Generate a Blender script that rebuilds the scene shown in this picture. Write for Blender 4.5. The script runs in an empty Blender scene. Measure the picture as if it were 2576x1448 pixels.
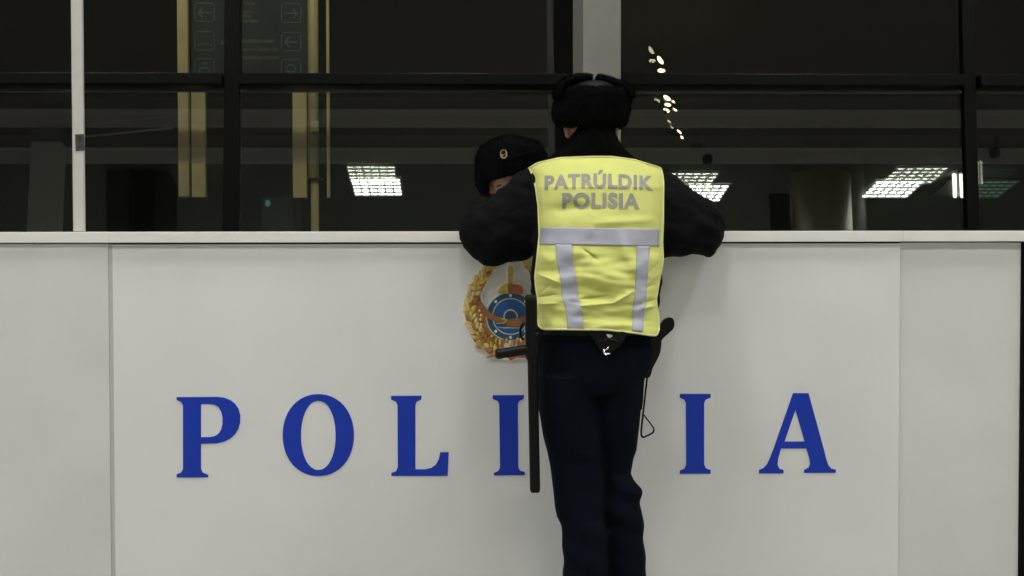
import bpy, bmesh, math, random
from mathutils import Vector, Matrix, noise
random.seed(7)
scene = bpy.context.scene
COL = scene.collection
R = math.radians

# ------------------------------------------------------------------ camera
F, PW, PH = 4320.0, 2576.0, 1448.0            # focal length in photo units, photo size in the same units
CAM = Vector((0.0, -5.88, 1.34)); YAW, PITCH, ROLL = R(2.0), R(2.07), 0.0012
FW = Vector((math.sin(YAW)*math.cos(PITCH), math.cos(YAW)*math.cos(PITCH), -math.sin(PITCH)))
RT0 = Vector((math.cos(YAW), -math.sin(YAW), 0)); UP0 = RT0.cross(FW)
RT = RT0*math.cos(ROLL) - UP0*math.sin(ROLL); UP = UP0*math.cos(ROLL) + RT0*math.sin(ROLL)
cd = bpy.data.cameras.new('camera'); cam = bpy.data.objects.new('camera', cd); COL.objects.link(cam)
cd.sensor_width = 36; cd.lens = 36*F/PW; cd.clip_start = 0.05; cd.clip_end = 500
cam.matrix_world = Matrix(((RT.x, UP.x, -FW.x, CAM.x), (RT.y, UP.y, -FW.y, CAM.y), (RT.z, UP.z, -FW.z, CAM.z), (0, 0, 0, 1)))
scene.camera = cam

# ------------------------------------------------------------------ night sky
w = bpy.data.worlds.new('World'); scene.world = w; w.use_nodes = True
nt = w.node_tree; bg = nt.nodes['Background']
sky = nt.nodes.new('ShaderNodeTexSky'); sky.sky_type = 'NISHITA'; sky.sun_disc = False
sky.sun_elevation = R(-8); sky.sun_rotation = R(200)
nt.links.new(sky.outputs[0], bg.inputs[0]); bg.inputs[1].default_value = 0.05
scene.view_settings.view_transform = 'Standard'; scene.view_settings.look = 'None'
scene.view_settings.exposure = 1.42; scene.view_settings.gamma = 1.0
scene.cycles.max_bounces = 8; scene.cycles.transparent_max_bounces = 16
scene.cycles.sample_clamp_indirect = 8.0
scene.cycles.use_denoising = True
LAMP = 21.5                                    # radiance of the added, unseen ceiling panels

# ------------------------------------------------------------------ helpers
def ray(px, py):
    return FW + RT*((px-PW/2)/F) + UP*((PH/2-py)/F)
def at(px, py, y):                             # the point of the depth plane y seen at a photo position
    d = ray(px, py); return CAM + d*((y-CAM.y)/d.y)
TH = R(6.4); G0 = Vector((0, 2.0, 0)); GN = Vector((0, -math.cos(TH), math.sin(TH)))   # leaning window wall
def on_glass(px, py, off=0.0):
    d = ray(px, py); return CAM + d*((G0+GN*off-CAM).dot(GN)/d.dot(GN))
def mirrored(px, py, y):                       # where in the hall a reflection seen at a photo position stands
    p = on_glass(px, py); d = ray(px, py).normalized(); r = d - 2*d.dot(GN)*GN
    return p + r*((y-p.y)/r.y)
def interp(tab, v):
    if v <= tab[0][0]: return tab[0][1]
    for (a, x), (b, y) in zip(tab, tab[1:]):
        if v <= b: return x + (y-x)*(v-a)/(b-a)
    return tab[-1][1]
def fbm(p, o=4):
    return noise.fractal(p, 1.0, 2.0, o)

class MB:
    def __init__(s): s.v = []; s.f = []; s.m = []
    def add(s, vs, fs, m=0):
        n = len(s.v); s.v += [Vector(v) for v in vs]; s.f += [tuple(i+n for i in f) for f in fs]; s.m += [m]*len(fs); return s
    def box(s, x0, x1, y0, y1, z0, z1, m=0):
        return s.add([(x0,y0,z0),(x1,y0,z0),(x1,y1,z0),(x0,y1,z0),(x0,y0,z1),(x1,y0,z1),(x1,y1,z1),(x0,y1,z1)],
                     [(0,3,2,1),(4,5,6,7),(0,1,5,4),(1,2,6,5),(2,3,7,6),(3,0,4,7)], m)
    def obox(s, c, ax, ay, az, m=0):           # box from centre and three half vectors
        c = Vector(c); vs = [c+ax*i+ay*j+az*k for k in (-1,1) for (i,j) in ((-1,-1),(1,-1),(1,1),(-1,1))]
        return s.add(vs, [(0,3,2,1),(4,5,6,7),(0,1,5,4),(1,2,6,5),(2,3,7,6),(3,0,4,7)], m)
    def loft(s, rings, m=0):                   # closed rings of equal length, capped
        n = len(rings[0]); vs = [p for r in rings for p in r]; fs = []
        for i in range(len(rings)-1):
            for j in range(n):
                k = (j+1) % n; fs.append((i*n+j, i*n+k, (i+1)*n+k, (i+1)*n+j))
        a = sum(rings[0], Vector())/n; b = sum(rings[-1], Vector())/n
        vs += [a, b]; A = len(vs)-2
        for j in range(n):
            k = (j+1) % n; fs.append((A, k, j)); fs.append((A+1, (len(rings)-1)*n+j, (len(rings)-1)*n+k))
        return s.add(vs, fs, m)
    def tube(s, pts, rad, m=0, n=14, flat=1.0, ref=None):
        pts = [Vector(p) for p in pts]; rings = []
        if not isinstance(rad, (list, tuple)): rad = [rad]*len(pts)
        u = None
        for i, p in enumerate(pts):
            t = (pts[min(i+1, len(pts)-1)]-pts[max(i-1, 0)]).normalized()
            if u is None:
                u = Vector(ref) if ref else (Vector((0,0,1)) if abs(t.z) < 0.9 else Vector((1,0,0)))
            u = (u - t*u.dot(t)).normalized(); v = t.cross(u)
            rings.append([p + u*(rad[i]*flat*math.cos(2*math.pi*j/n)) + v*(rad[i]*math.sin(2*math.pi*j/n)) for j in range(n)])
        return s.loft(rings, m)
    def ball(s, c, rx, ry, rz, m=0, n=16):
        c = Vector(c); rings = []
        for i in range(1, n//2+1):
            a = math.pi*i/(n//2+1)
            rings.append([c+Vector((rx*math.sin(a)*math.cos(2*math.pi*j/n), ry*math.sin(a)*math.sin(2*math.pi*j/n), -rz*math.cos(a))) for j in range(n)])
        return s.loft(rings, m)

def sect(c, a, b, p=2.3, n=28, ux=Vector((1,0,0)), uy=Vector((0,1,0))):
    out = []
    for j in range(n):
        t = 2*math.pi*j/n; cs, sn = math.cos(t), math.sin(t)
        out.append(c + ux*(a*math.copysign(abs(cs)**(2/p), cs)) + uy*(b*math.copysign(abs(sn)**(2/p), sn)))
    return out
def sil(tab, p=2.3, n=28, grow=0.0):           # silhouette rows (py, left, right, depth y, half depth) -> rings
    rings = []
    for (py, l, r, y, h) in tab:
        A, B = at(l, py, y), at(r, py, y)
        rings.append(sect((A+B)/2, (B-A).length/2+grow, h+grow, p, n))
    return rings

def world_loc(o):
    l = Vector(o.location)
    while o.parent: o = o.parent; l += Vector(o.location)
    return l
def link(name, mb, mats, parent=None, loc=None, smooth=True, mesh=None):
    if not isinstance(mats, (list, tuple)): mats = [mats]
    base = world_loc(parent) if parent else Vector(loc or (0,0,0))
    me = bpy.data.meshes.new(name)
    me.from_pydata([tuple(v-base) for v in mb.v], [], mb.f)
    for m in mats: me.materials.append(m)
    for p, mi in zip(me.polygons, mb.m): p.material_index = mi; p.use_smooth = smooth
    o = bpy.data.objects.new(name, me); COL.objects.link(o)
    if parent: o.parent = parent
    else: o.location = base
    return o
def tidy(o):                                   # outward normals
    bm = bmesh.new(); bm.from_mesh(o.data); bmesh.ops.recalc_face_normals(bm, faces=bm.faces); bm.to_mesh(o.data); bm.free(); return o
def tag(o, label=None, cat=None, group=None, kind=None):
    for k, v in (('label', label), ('category', cat), ('group', group), ('kind', kind)):
        if v: o[k] = v
    return o
def empty(name, loc, label, cat, group=None):
    o = bpy.data.objects.new(name, None); COL.objects.link(o); o.location = loc; return tag(o, label, cat, group)
def struct(name, mb, mats, smooth=False):
    return tag(link(name, mb, mats, smooth=smooth), kind='structure')
def bevel(o, wd, seg=2):
    m = o.modifiers.new('bevel', 'BEVEL'); m.width = wd; m.segments = seg; m.limit_method = 'ANGLE'; return o
def remesh(mb, voxel, smooth=4, fac=0.6):      # melt overlapping pieces into one continuous skin
    t = link('work', mb, []); tidy(t)
    m = t.modifiers.new('r', 'REMESH'); m.mode = 'VOXEL'; m.voxel_size = voxel
    if smooth: q = t.modifiers.new('s', 'SMOOTH'); q.iterations = smooth; q.factor = fac
    dg = bpy.context.evaluated_depsgraph_get(); me = bpy.data.meshes.new_from_object(t.evaluated_get(dg))
    out = MB(); out.add([v.co.copy() for v in me.vertices], [tuple(p.vertices) for p in me.polygons])
    old = t.data; bpy.data.objects.remove(t); bpy.data.meshes.remove(old); bpy.data.meshes.remove(me)
    return out
def normals_of(mb):
    me = bpy.data.meshes.new('n'); me.from_pydata([tuple(v) for v in mb.v], [], mb.f); me.update()
    ns = [Vector(v.normal) for v in me.vertices]; bpy.data.meshes.remove(me); return ns
def wrinkle(mb, fn):                           # push the skin along its normals
    ns = normals_of(mb); mb.v = [v + n*fn(v, n) for v, n in zip(mb.v, ns)]; return mb
def fuzz(mb, count, length, width=0.0009, m=0):  # short fur on a surface
    rnd = random.Random(3); ns = normals_of(mb); F0 = list(mb.f)
    for _ in range(count):
        f = rnd.choice(F0); w_ = [rnd.random() for _ in f]; s = sum(w_)
        p = sum((mb.v[i]*a for i, a in zip(f, w_)), Vector())/s; n = ns[f[0]]
        d = (n + Vector((rnd.uniform(-.7,.7), rnd.uniform(-.7,.7), rnd.uniform(-.9,.3)))).normalized()
        t = d.cross(Vector((rnd.random(), rnd.random(), rnd.random()))).normalized()*width; L = length*rnd.uniform(.5, 1.2)
        mb.add([p-n*.001-t, p-n*.001+t, p+d*L], [(0,1,2)], m)
    return mb
def shape(polys, fn, thick):                   # closed outlines (holes allowed) -> solid plate; fn maps (u, v, w) to the world
    cu = bpy.data.curves.new('c', 'CURVE'); cu.dimensions = '2D'; cu.fill_mode = 'BOTH'; cu.extrude = 0.5
    for pl in polys:
        sp = cu.splines.new('POLY'); sp.points.add(len(pl)-1); sp.use_cyclic_u = True
        for q, (a, b) in zip(sp.points, pl): q.co = (a, -b, 0, 1)
    o = bpy.data.objects.new('c', cu); COL.objects.link(o)
    dg = bpy.context.evaluated_depsgraph_get(); me = bpy.data.meshes.new_from_object(o.evaluated_get(dg))
    mb = MB(); mb.add([fn(v.co.x, -v.co.y, (v.co.z+.5)*thick) for v in me.vertices], [tuple(p.vertices) for p in me.polygons])
    bpy.data.objects.remove(o); bpy.data.curves.remove(cu); bpy.data.meshes.remove(me)
    return mb
def rounded(pts, k=4):                         # Catmull-Rom through a closed outline
    out = []; n = len(pts)
    for i in range(n):
        p0, p1, p2, p3 = (Vector((*pts[(i+j-1) % n], 0)) for j in range(4))
        for s in range(k):
            t = s/k
            q = .5*((2*p1)+(p2-p0)*t+(2*p0-5*p1+4*p2-p3)*t*t+(3*p1-p0-3*p2+p3)*t**3); out.append((q.x, q.y))
    return out

# ------------------------------------------------------------------ materials
def mat(name, col, rough=0.6, metal=0.0, spec=0.5, var=0.0, scale=20.0, bump=0.0, bscale=200.0, sheen=0.0, emit=None, estr=0.0, coat=0.0, stretch=None):
    m = bpy.data.materials.new(name); m.use_nodes = True; t = m.node_tree; b = t.nodes['Principled BSDF']
    b.inputs['Base Color'].default_value = (*col, 1); b.inputs['Roughness'].default_value = rough
    b.inputs['Metallic'].default_value = metal; b.inputs['Specular IOR Level'].default_value = spec
    if sheen: b.inputs['Sheen Weight'].default_value = sheen; b.inputs['Sheen Roughness'].default_value = .4
    if coat: b.inputs['Coat Weight'].default_value = coat; b.inputs['Coat Roughness'].default_value = .15
    if emit: b.inputs['Emission Color'].default_value = (*emit, 1); b.inputs['Emission Strength'].default_value = estr
    tc = t.nodes.new('ShaderNodeTexCoord'); src = tc.outputs['Object']
    if stretch:
        mp = t.nodes.new('ShaderNodeMapping'); mp.inputs['Scale'].default_value = stretch; t.links.new(src, mp.inputs[0]); src = mp.outputs[0]
    if var:
        n = t.nodes.new('ShaderNodeTexNoise'); n.inputs['Scale'].default_value = scale; n.inputs['Detail'].default_value = 6
        t.links.new(src, n.inputs['Vector'])
        r = t.nodes.new('ShaderNodeMapRange'); r.inputs['From Min'].default_value = .3; r.inputs['From Max'].default_value = .7
        r.inputs['To Min'].default_value = 1-var; r.inputs['To Max'].default_value = 1+var*.6
        t.links.new(n.outputs['Fac'], r.inputs['Value'])
        mx = t.nodes.new('ShaderNodeVectorMath'); mx.operation = 'SCALE'; mx.inputs[0].default_value = col
        t.links.new(r.outputs[0], mx.inputs['Scale']); t.links.new(mx.outputs[0], b.inputs['Base Color'])
        rr = t.nodes.new('ShaderNodeMapRange'); rr.inputs['To Min'].default_value = max(0, rough-.08); rr.inputs['To Max'].default_value = min(1, rough+.08)
        t.links.new(n.outputs['Fac'], rr.inputs['Value']); t.links.new(rr.outputs[0], b.inputs['Roughness'])
    if bump:
        n2 = t.nodes.new('ShaderNodeTexNoise'); n2.inputs['Scale'].default_value = bscale; n2.inputs['Detail'].default_value = 4
        t.links.new(src, n2.inputs['Vector'])
        bp = t.nodes.new('ShaderNodeBump'); bp.inputs['Strength'].default_value = bump; bp.inputs['Distance'].default_value = .002
        t.links.new(n2.outputs['Fac'], bp.inputs['Height']); t.links.new(bp.outputs[0], b.inputs['Normal'])
    return m
M = {}
M['laminate'] = mat('white_laminate', (.70,.70,.69), .42, var=.05, scale=2.2, bump=.08, bscale=60)
M['laminate_side'] = mat('warm_white_laminate', (.64,.635,.605), .45, var=.05, scale=3.0, bump=.06, bscale=90)
M['trim'] = mat('trim_laminate', (.74,.73,.70), .5, var=.03, scale=6)
M['seam'] = mat('seam_filler', (.54,.52,.49), .6, var=.08, scale=30)
M['dark_gap'] = mat('dark_gap', (.01,.01,.01), .8)
M['blue'] = mat('blue_letter_vinyl', (.008,.038,.40), .45, spec=.25, var=.05, scale=8)
M['frame'] = mat('black_aluminium', (.0016,.0016,.0016), .4, spec=.10)
M['pale_paint'] = mat('pale_wall_paint', (.92,.93,.88), .6, var=.05, scale=3)
M['dark_cloth'] = mat('dark_banner_cloth', (.12,.125,.115), .9)
M['print_cloth'] = mat('banner_print', (.06,.062,.058), .9)
M['bead'] = mat('grey_glazing_bead', (.05,.055,.05), .3, metal=.7)
M['pole'] = mat('pale_painted_steel', (.52,.505,.48), .4, var=.05, scale=12)
M['concrete'] = mat('grey_painted_column', (.175,.17,.15), .7, var=.10, scale=9, bump=.2, bscale=60)
M['floor'] = mat('hall_floor_tile', (.42,.41,.38), .25, var=.1, scale=2)
M['ceil_low'] = mat('hall_ceiling_panel', (.135,.15,.125), .8, var=.1, scale=1.5)
M['ceil_high'] = mat('high_ceiling_dark', (.135,.13,.115), .8, var=.1, scale=1.5)
M['fascia'] = mat('bulkhead_paint', (.93,.92,.87), .7, var=.08, scale=2)
M['wall'] = mat('hall_wall_paint', (.26,.27,.24), .7, var=.08, scale=1)
M['asphalt'] = mat('night_pavement', (.04,.04,.04), .8, var=.2, scale=6)
M['lamp'] = mat('fluorescent_panel', (.8,.8,.8), .5, emit=(1.0,.995,.96), estr=LAMP)
M['lamp_soft'] = mat('aged_fluorescent_panel', (.8,.8,.8), .5, emit=(1.0,1.0,.90), estr=14.0)
M['lamp_green'] = mat('dying_fluorescent_panel', (.5,.6,.5), .5, emit=(.55,1.0,.70), estr=.2)
M['tube'] = mat('fluorescent_tube', (.8,.8,.8), .5, emit=(1.0,.98,.88), estr=3.4)
M['bulb'] = mat('warm_bulb', (.8,.8,.7), .5, emit=(1.0,.9,.5), estr=6.5)
M['louvre'] = mat('lamp_louvre_metal', (.30,.34,.32), .5, metal=.3)
M['housing'] = mat('lamp_housing', (.15,.17,.15), .6)
M['brass'] = mat('olive_metal_paint', (.90,.88,.66), .45, spec=.6, var=.1, scale=5, coat=.0)
M['cream'] = mat('yellowed_cream_paint', (.95,.77,.35), .6, var=.10, scale=9, bump=.2, bscale=60)
M['cream_pipe'] = mat('yellowed_pipe_paint', (.86,.72,.33), .5, var=.10, scale=9)
M['sign_dark'] = mat('dark_sign_panel', (.03,.04,.03), .5)
M['sign_mark'] = mat('faded_sign_mark', (.15,.20,.17), .6)
M['sign_text'] = mat('faded_sign_line', (.16,.16,.11), .6, var=.4, scale=30)
M['skin'] = mat('skin', (.36,.19,.125), .5, var=.12, scale=30, bump=.15, bscale=300)
M['skin'].node_tree.nodes['Principled BSDF'].inputs['Subsurface Weight'].default_value = .1
M['skin'].node_tree.nodes['Principled BSDF'].inputs['Subsurface Radius'].default_value = (.01,.004,.002)
M['lip'] = mat('lip', (.28,.11,.09), .45)
M['eye_white'] = mat('eye_white', (.6,.58,.54), .2)
M['iris'] = mat('dark_iris', (.012,.008,.006), .15)
M['hair'] = mat('black_hair', (.008,.007,.006), .5, bump=.4, bscale=300)
M['fur'] = mat('black_fur', (.0028,.0028,.0032), .9, spec=.05, var=.3, scale=60, bump=.6, bscale=260)
M['leather'] = mat('black_leather_crown', (.006,.0065,.0075), .55, spec=.2, var=.2, scale=25, bump=.3, bscale=150)
M['jacket'] = mat('black_jacket_cloth', (.0042,.0042,.005), .85, spec=.08, var=.25, scale=14, bump=.3, bscale=500)
M['trousers'] = mat('navy_wool', (.0022,.0035,.0082), .9, spec=.08, var=.2, scale=12, bump=.3, bscale=600)
M['boot'] = mat('black_boot_leather', (.01,.01,.01), .35)
M['vest'] = mat('fluorescent_yellow_cloth', (.565,.58,.162), .65, spec=.3, var=.05, scale=10, bump=.25, bscale=500, sheen=.15)
M['binding'] = mat('pale_yellow_binding', (.62,.62,.26), .6, bump=.2, bscale=400)
M['silver'] = mat('grey_reflective_tape', (.335,.342,.395), .45, var=.04, scale=20, bump=.1, bscale=700)
M['letters_grey'] = mat('grey_reflective_letters', (.225,.22,.19), .5, var=.12, scale=40)
M['rubber'] = mat('black_polycarbonate', (.004,.004,.004), .45, spec=.16, var=.1, scale=40)
M['leather_dark'] = mat('worn_black_leather', (.005,.0046,.0042), .5, spec=.16, var=.5, scale=45, bump=.4, bscale=120)
M['steel'] = mat('bright_steel', (.75,.74,.70), .25, metal=.9)
M['gold'] = mat('badge_gold', (.62,.48,.22), .35, metal=.6)
M['white_plate'] = mat('white_plate', (.80,.79,.76), .5)
M['leaf_gold'] = mat('emblem_gold', (.68,.47,.10), .5, var=.35, scale=60)
M['leaf_pale'] = mat('emblem_pale_gold', (.72,.58,.23), .5, var=.3, scale=60)
M['leaf_brown'] = mat('emblem_brown', (.44,.20,.045), .5, var=.35, scale=60)
M['ribbon'] = mat('emblem_red_brown', (.34,.13,.05), .5, var=.2, scale=40)
M['emb_red'] = mat('emblem_red', (.46,.12,.05), .5)
M['emb_orange'] = mat('emblem_orange', (.5,.28,.07), .45, var=.3, scale=80)
M['emb_blue'] = mat('emblem_blue', (.014,.11,.36), .45, var=.08, scale=30)
M['emb_navy'] = mat('emblem_dark_blue', (.01,.085,.18), .45, var=.1, scale=30)
M['emb_line'] = mat('emblem_pale_line', (.58,.60,.40), .5)
M['teal'] = mat('teal_screen', (.02,.1,.11), .3, emit=(.1,.5,.55), estr=.07)
M['sticker'] = mat('grey_sticker', (.05,.05,.05), .4, var=.8, scale=60)

def glass_mat(name, gain, tint):
    m = bpy.data.materials.new(name); m.use_nodes = True; t = m.node_tree
    for n in list(t.nodes): t.nodes.remove(n)
    out = t.nodes.new('ShaderNodeOutputMaterial'); tr = t.nodes.new('ShaderNodeBsdfTransparent'); gl = t.nodes.new('ShaderNodeBsdfGlossy')
    tr.inputs[0].default_value = (*tint, 1); gl.inputs['Roughness'].default_value = 0.0; gl.inputs[0].default_value = (1,1,.96,1)
    fr = t.nodes.new('ShaderNodeFresnel'); fr.inputs['IOR'].default_value = 1.5
    mu = t.nodes.new('ShaderNodeMath'); mu.operation = 'MULTIPLY'; mu.inputs[1].default_value = gain; mu.use_clamp = True
    mx = t.nodes.new('ShaderNodeMixShader')
    t.links.new(fr.outputs[0], mu.inputs[0]); t.links.new(mu.outputs[0], mx.inputs[0])
    t.links.new(tr.outputs[0], mx.inputs[1]); t.links.new(gl.outputs[0], mx.inputs[2]); t.links.new(mx.outputs[0], out.inputs[0])
    return m
M['glass_in'] = glass_mat('inner_glass', 3.6, (.99,1.0,.98))
M['glass_out'] = glass_mat('outer_glass', 0.9, (.99,1.0,.98))

# ------------------------------------------------------------------ the hall (setting)
struct('floor', MB().box(-14, 14, -24, 2.0, -.2, 0), M['floor'])
struct('pavement', MB().box(-60, 60, 2.3, 80, -.25, -.05), M['asphalt'])
ZL, ZM, ZH = 5.2, 5.405, 5.63                 # ceiling steps, rising towards the window wall
YA, YB = -11.25, -10.30
c = MB(); c.box(-14, 14, -24, YA, ZL, ZL+.9); struct('ceiling', c, M['ceil_low'])
struct('ceiling_step', MB().box(-14, 14, YA+.003, YB, ZM, ZL+.9), M['ceil_high'])
struct('high_ceiling', MB().box(-14, 14, YB+.003, 3.4, ZH, ZL+.9), M['ceil_high'])
b = MB(); b.box(-14, 14, YA, YA+.02, ZL-.002, ZM); struct('ceiling_fascia', b, M['fascia'])
b = MB(); b.box(-14, 14, YB, YB+.02, ZM-.002, ZH); struct('upper_fascia', b, M['fascia'])
struct('hall_wall', MB().box(-14, 14, -24.3, -24, 0, 6.1).box(-14.3, -14, -24, 3, 0, 6.1).box(14, 14.3, -24, 3, 0, 6.1), M['wall'])

# ------------------------------------------------------------------ hall lamps (some seen mirrored in the glass, other rows added unseen)
def make_troffer(wx, wy):
    t = empty('ceiling_light', (0,0,0), 'x', 'ceiling light', 'square fluorescent lights in the hall ceiling')
    link('housing', MB().box(-wx/2-.03, wx/2+.03, -wy/2-.03, wy/2+.03, -.012, -.001), M['housing'], t, smooth=False)
    link('diffuser', MB().add([(-wx/2,-wy/2,-.016),(-wx/2,wy/2,-.016),(wx/2,wy/2,-.016),(wx/2,-wy/2,-.016)], [(0,1,2,3)]), M['lamp'], t, smooth=False)
    g = MB(); nx, ny = 6, 5
    for i in range(nx+1):
        x = -wx/2+wx*i/nx; g.box(x-.010, x+.010, -wy/2, wy/2, -.034, -.018)
    for j in range(ny+1):
        y = -wy/2+wy*j/ny; g.box(-wx/2, wx/2, y-.022, y+.022, -.035, -.0185)
    link('louvre', g, M['louvre'], t, smooth=False)
    return t
def copy_tree(o, parent=None):
    k = o.copy(); COL.objects.link(k); k.parent = parent
    for ch in [x for x in bpy.data.objects if x.parent == o]: copy_tree(ch, k)
    return k
tro = make_troffer(.65, .95); first = True
lamps = [(-1.0, -12.37, 'square gridded ceiling light mirrored in the glass left of the two officers'),
         (3.40, -12.72, 'square gridded ceiling light mirrored in the glass right beside the officer in the yellow vest'),
         (5.98, -12.50, 'square gridded ceiling light mirrored in the glass at the far right by the mullion')]
for yy in (-16.9, -20.5):  # deep rows added to light the scene, never in view
    for i in range(9): lamps.append((-10.6+i*2.65, yy, 'square gridded ceiling light deep in the hall, out of sight'))
for i in range(16): lamps.append((-8.0+(i%8)*2.65, (-3.7, -0.9)[i//8], 'square gridded ceiling light above the counter, out of sight'))  # unseen rows added to brighten the counter, vest and outdoor posts
lamps.reverse()
for (x, y, lab) in lamps:
    o = tro if first else copy_tree(tro); first = False
    o.location = (x, y, ZH if y > -8 else ZL); o['label'] = lab
    if y > -13.5 and y < -8:                  # the row seen mirrored is set dimmer so its louvre grid shows
        for ch in o.children:
            if ch.name.startswith('diffuser'): ch.data = ch.data.copy(); ch.data.materials[0] = M['lamp_soft']
gl_ = copy_tree(tro); gl_.location = (7.25, -12.5, ZL); gl_['label'] = 'dim greenish ceiling light mirrored in the glass right of the far right mullion'
for ch in gl_.children:
    if ch.name.startswith('diffuser'): ch.data = ch.data.copy(); ch.data.materials[0] = M['lamp_green']
# twin tube batten beside the right mullion
tw = empty('tube_light', (6.8, -12.2, ZL), 'pair of short white fluorescent tubes mirrored beside the right mullion', 'tube light')
link('housing', MB().box(6.62, 6.88, -12.85, -11.6, ZL-.03, ZL-.002), M['housing'], tw, smooth=False)
for px in (2400, 2418):
    a, b_ = mirrored(px, 432, -11.65), mirrored(px+2, 486, -12.8)
    link('tube', MB().tube([Vector((a.x, -11.65, ZL-.05)), Vector((b_.x, -12.8, ZL-.05))], .028), M['tube'], tw)
# chandelier
ch = empty('chandelier', (2.2, -7.0, ZH), 'small pendant chandelier with slanted glowing bulbs mirrored above the officer in the vest', 'chandelier')
link('stem', MB().tube([(2.2,-7.0,ZH), (2.2,-7.0,4.6)], .003).ball((2.2,-7,4.62), .02,.02,.02), M['housing'], ch)
for (px, py, l, a, r) in ((1661,151,11,55,6),(1664,177,9,0,6),(1678,246,10,35,5.5),(1693,255,6,35,2.6),(1680,263,8,15,5),(1677,277,8,35,4.5),(1697,275,7,35,2.6),(1709,331,7,40,2.8),(1715,345,5,35,2.8)):
    d = (math.cos(R(a))*l, math.sin(R(a))*l); yy = -7.0+random.uniform(-.12,.12)
    p, q = mirrored(px-d[0], py-d[1], yy), mirrored(px+d[0], py+d[1], yy)
    m_ = (p+q)/2
    bu = link('bulb', MB().tube([p, p*.8+q*.2, m_, q*.8+p*.2, q], [r*.0014, r*.0032, r*.0037, r*.0032, r*.0014]), M['bulb'], ch)
    link('arm', MB().tube([m_, Vector((2.2,-7.0,m_.z+.03))], .005, n=8), M['frame'], bu)
# pillars of the hall
pa, pb = mirrored(72, 480, -10.95), mirrored(148, 480, -10.95)
tag(link('hall_pillar', MB().box(min(pa.x,pb.x), max(pa.x,pb.x), -11.24, -10.95, 0, ZM-.001), M['pale_paint'], loc=(pa.x,-11.1,0), smooth=False), 'pale square hall pillar mirrored dimly at the left edge of the glass', 'pillar')
# dark plates added for silhouettes, and hall fittings that the glass mirrors
bn = empty('hanging_banner', (-3.9, -11.6, ZL), 'dark hanging banner with a stepped edge mirrored left of the yellowed sign posts', 'banner')
def mplate(poly, y, th):
    return shape([poly], lambda u, v, t: (lambda p: Vector((p.x, y+t, min(p.z, ZL-.003))))(mirrored(u, v, y)), th)
link('cloth', mplate([(268,414),(392,414),(425,432),(446,470),(446,600),(268,600)], -11.62, .02), M['dark_cloth'], bn, smooth=False)  # added plate cut to a head and shoulder silhouette
link('batten', mplate([(262,409),(398,409),(398,415),(262,415)], -11.60, .03), M['housing'], bn, smooth=False)  # top edge of the added dark plate
link('print', mplate([(330,420),(392,420),(388,600),(322,600)], -11.585, .004), M['print_cloth'], bn, smooth=False)  # darkest part of the silhouette, put into the plate's colour
for (px, py, lab) in ((1780, 400, 'small dark dome camera mirrored on the ceiling band right of the officer in the vest'), (2502, 384, 'small dark dome camera mirrored on the ceiling band at the far right')):
    p = mirrored(px, py, YA+.08); dm = empty('dome_camera', p, lab, 'camera', 'dome cameras on the ceiling band')
    link('dome', MB().ball(p, .07, .07, .07), M['dark_cloth'], dm); link('mount', MB().box(p.x-.05, p.x+.05, YA+.021, YA+.05, p.z-.05, p.z+.05), M['housing'], dm, smooth=False)
p, q = mirrored(212, 343, -10.0), mirrored(436, 321, -10.0)
tag(link('conduit', MB().tube([p, q], .012), M['pale_paint'], loc=p), 'thin pale sloping conduit mirrored in the glass right of the metal pole', 'conduit')
p, q = mirrored(1934, 478, -11.9), mirrored(1986, 478, -11.9)
tag(bevel(link('hanging_banner', MB().box(min(p.x,q.x), max(p.x,q.x), -11.93, -11.9, 3.2, mirrored(1960, 486, -11.9).z), M['dark_cloth'], loc=p, smooth=False), .004), 'narrow plain dark banner mirrored left of the metal column', 'banner')  # added plate; a door-like dark area put into its colour
pa, pb = mirrored(1995, 500, -11.8), mirrored(2140, 500, -11.8); cx_, rr_ = (pa.x+pb.x)/2, abs(pa.x-pb.x)/2
sc = empty('steel_column', (cx_, -11.8, 0), 'round brushed metal column mirrored in the glass right of the vest', 'column')
link('shaft', MB().loft([sect(Vector((cx_,-11.8,z)), rr_, rr_, 2.0, 48) for z in (0, 5.195)]), M['brass'], sc)

# ------------------------------------------------------------------ leaning window wall
GX = Vector((1,0,0)); GV = Vector((0, math.sin(TH), math.cos(TH)))     # along and up the glass
ww = empty('window_wall', (0,2.0,0), 'tall dark night window with black mullions behind the counter', 'window wall')
def gp(x, v, off=0.0): return G0 + GX*x + GV*v + GN*off
mulls = []
for pxs in ((562,602),(2427,2458)):
    a, b_ = on_glass(pxs[0], 300, .03), on_glass(pxs[1], 300, .03); mulls.append(((a.x+b_.x)/2, (b_.x-a.x)/2))
d_ = mulls[1][0]-mulls[0][0]
allm = [(mulls[0][0]-d_*k, mulls[0][1]) for k in (3,2,1)] + mulls + [(mulls[1][0]+d_*k, mulls[1][1]) for k in (1,2)]
for (x, h) in allm:
    bevel(link('mullion', MB().obox(gp(x, 2.85, -.02), GX*h, GN*.05, GV*2.85), M['frame'], ww, smooth=False), .004)
vt0 = (on_glass(1100, 212, .09)-G0).dot(GV); vt1 = (on_glass(1100, 182, .09)-G0).dot(GV)
xs = [-14] + [m_[0] for m_ in allm] + [14]
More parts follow.
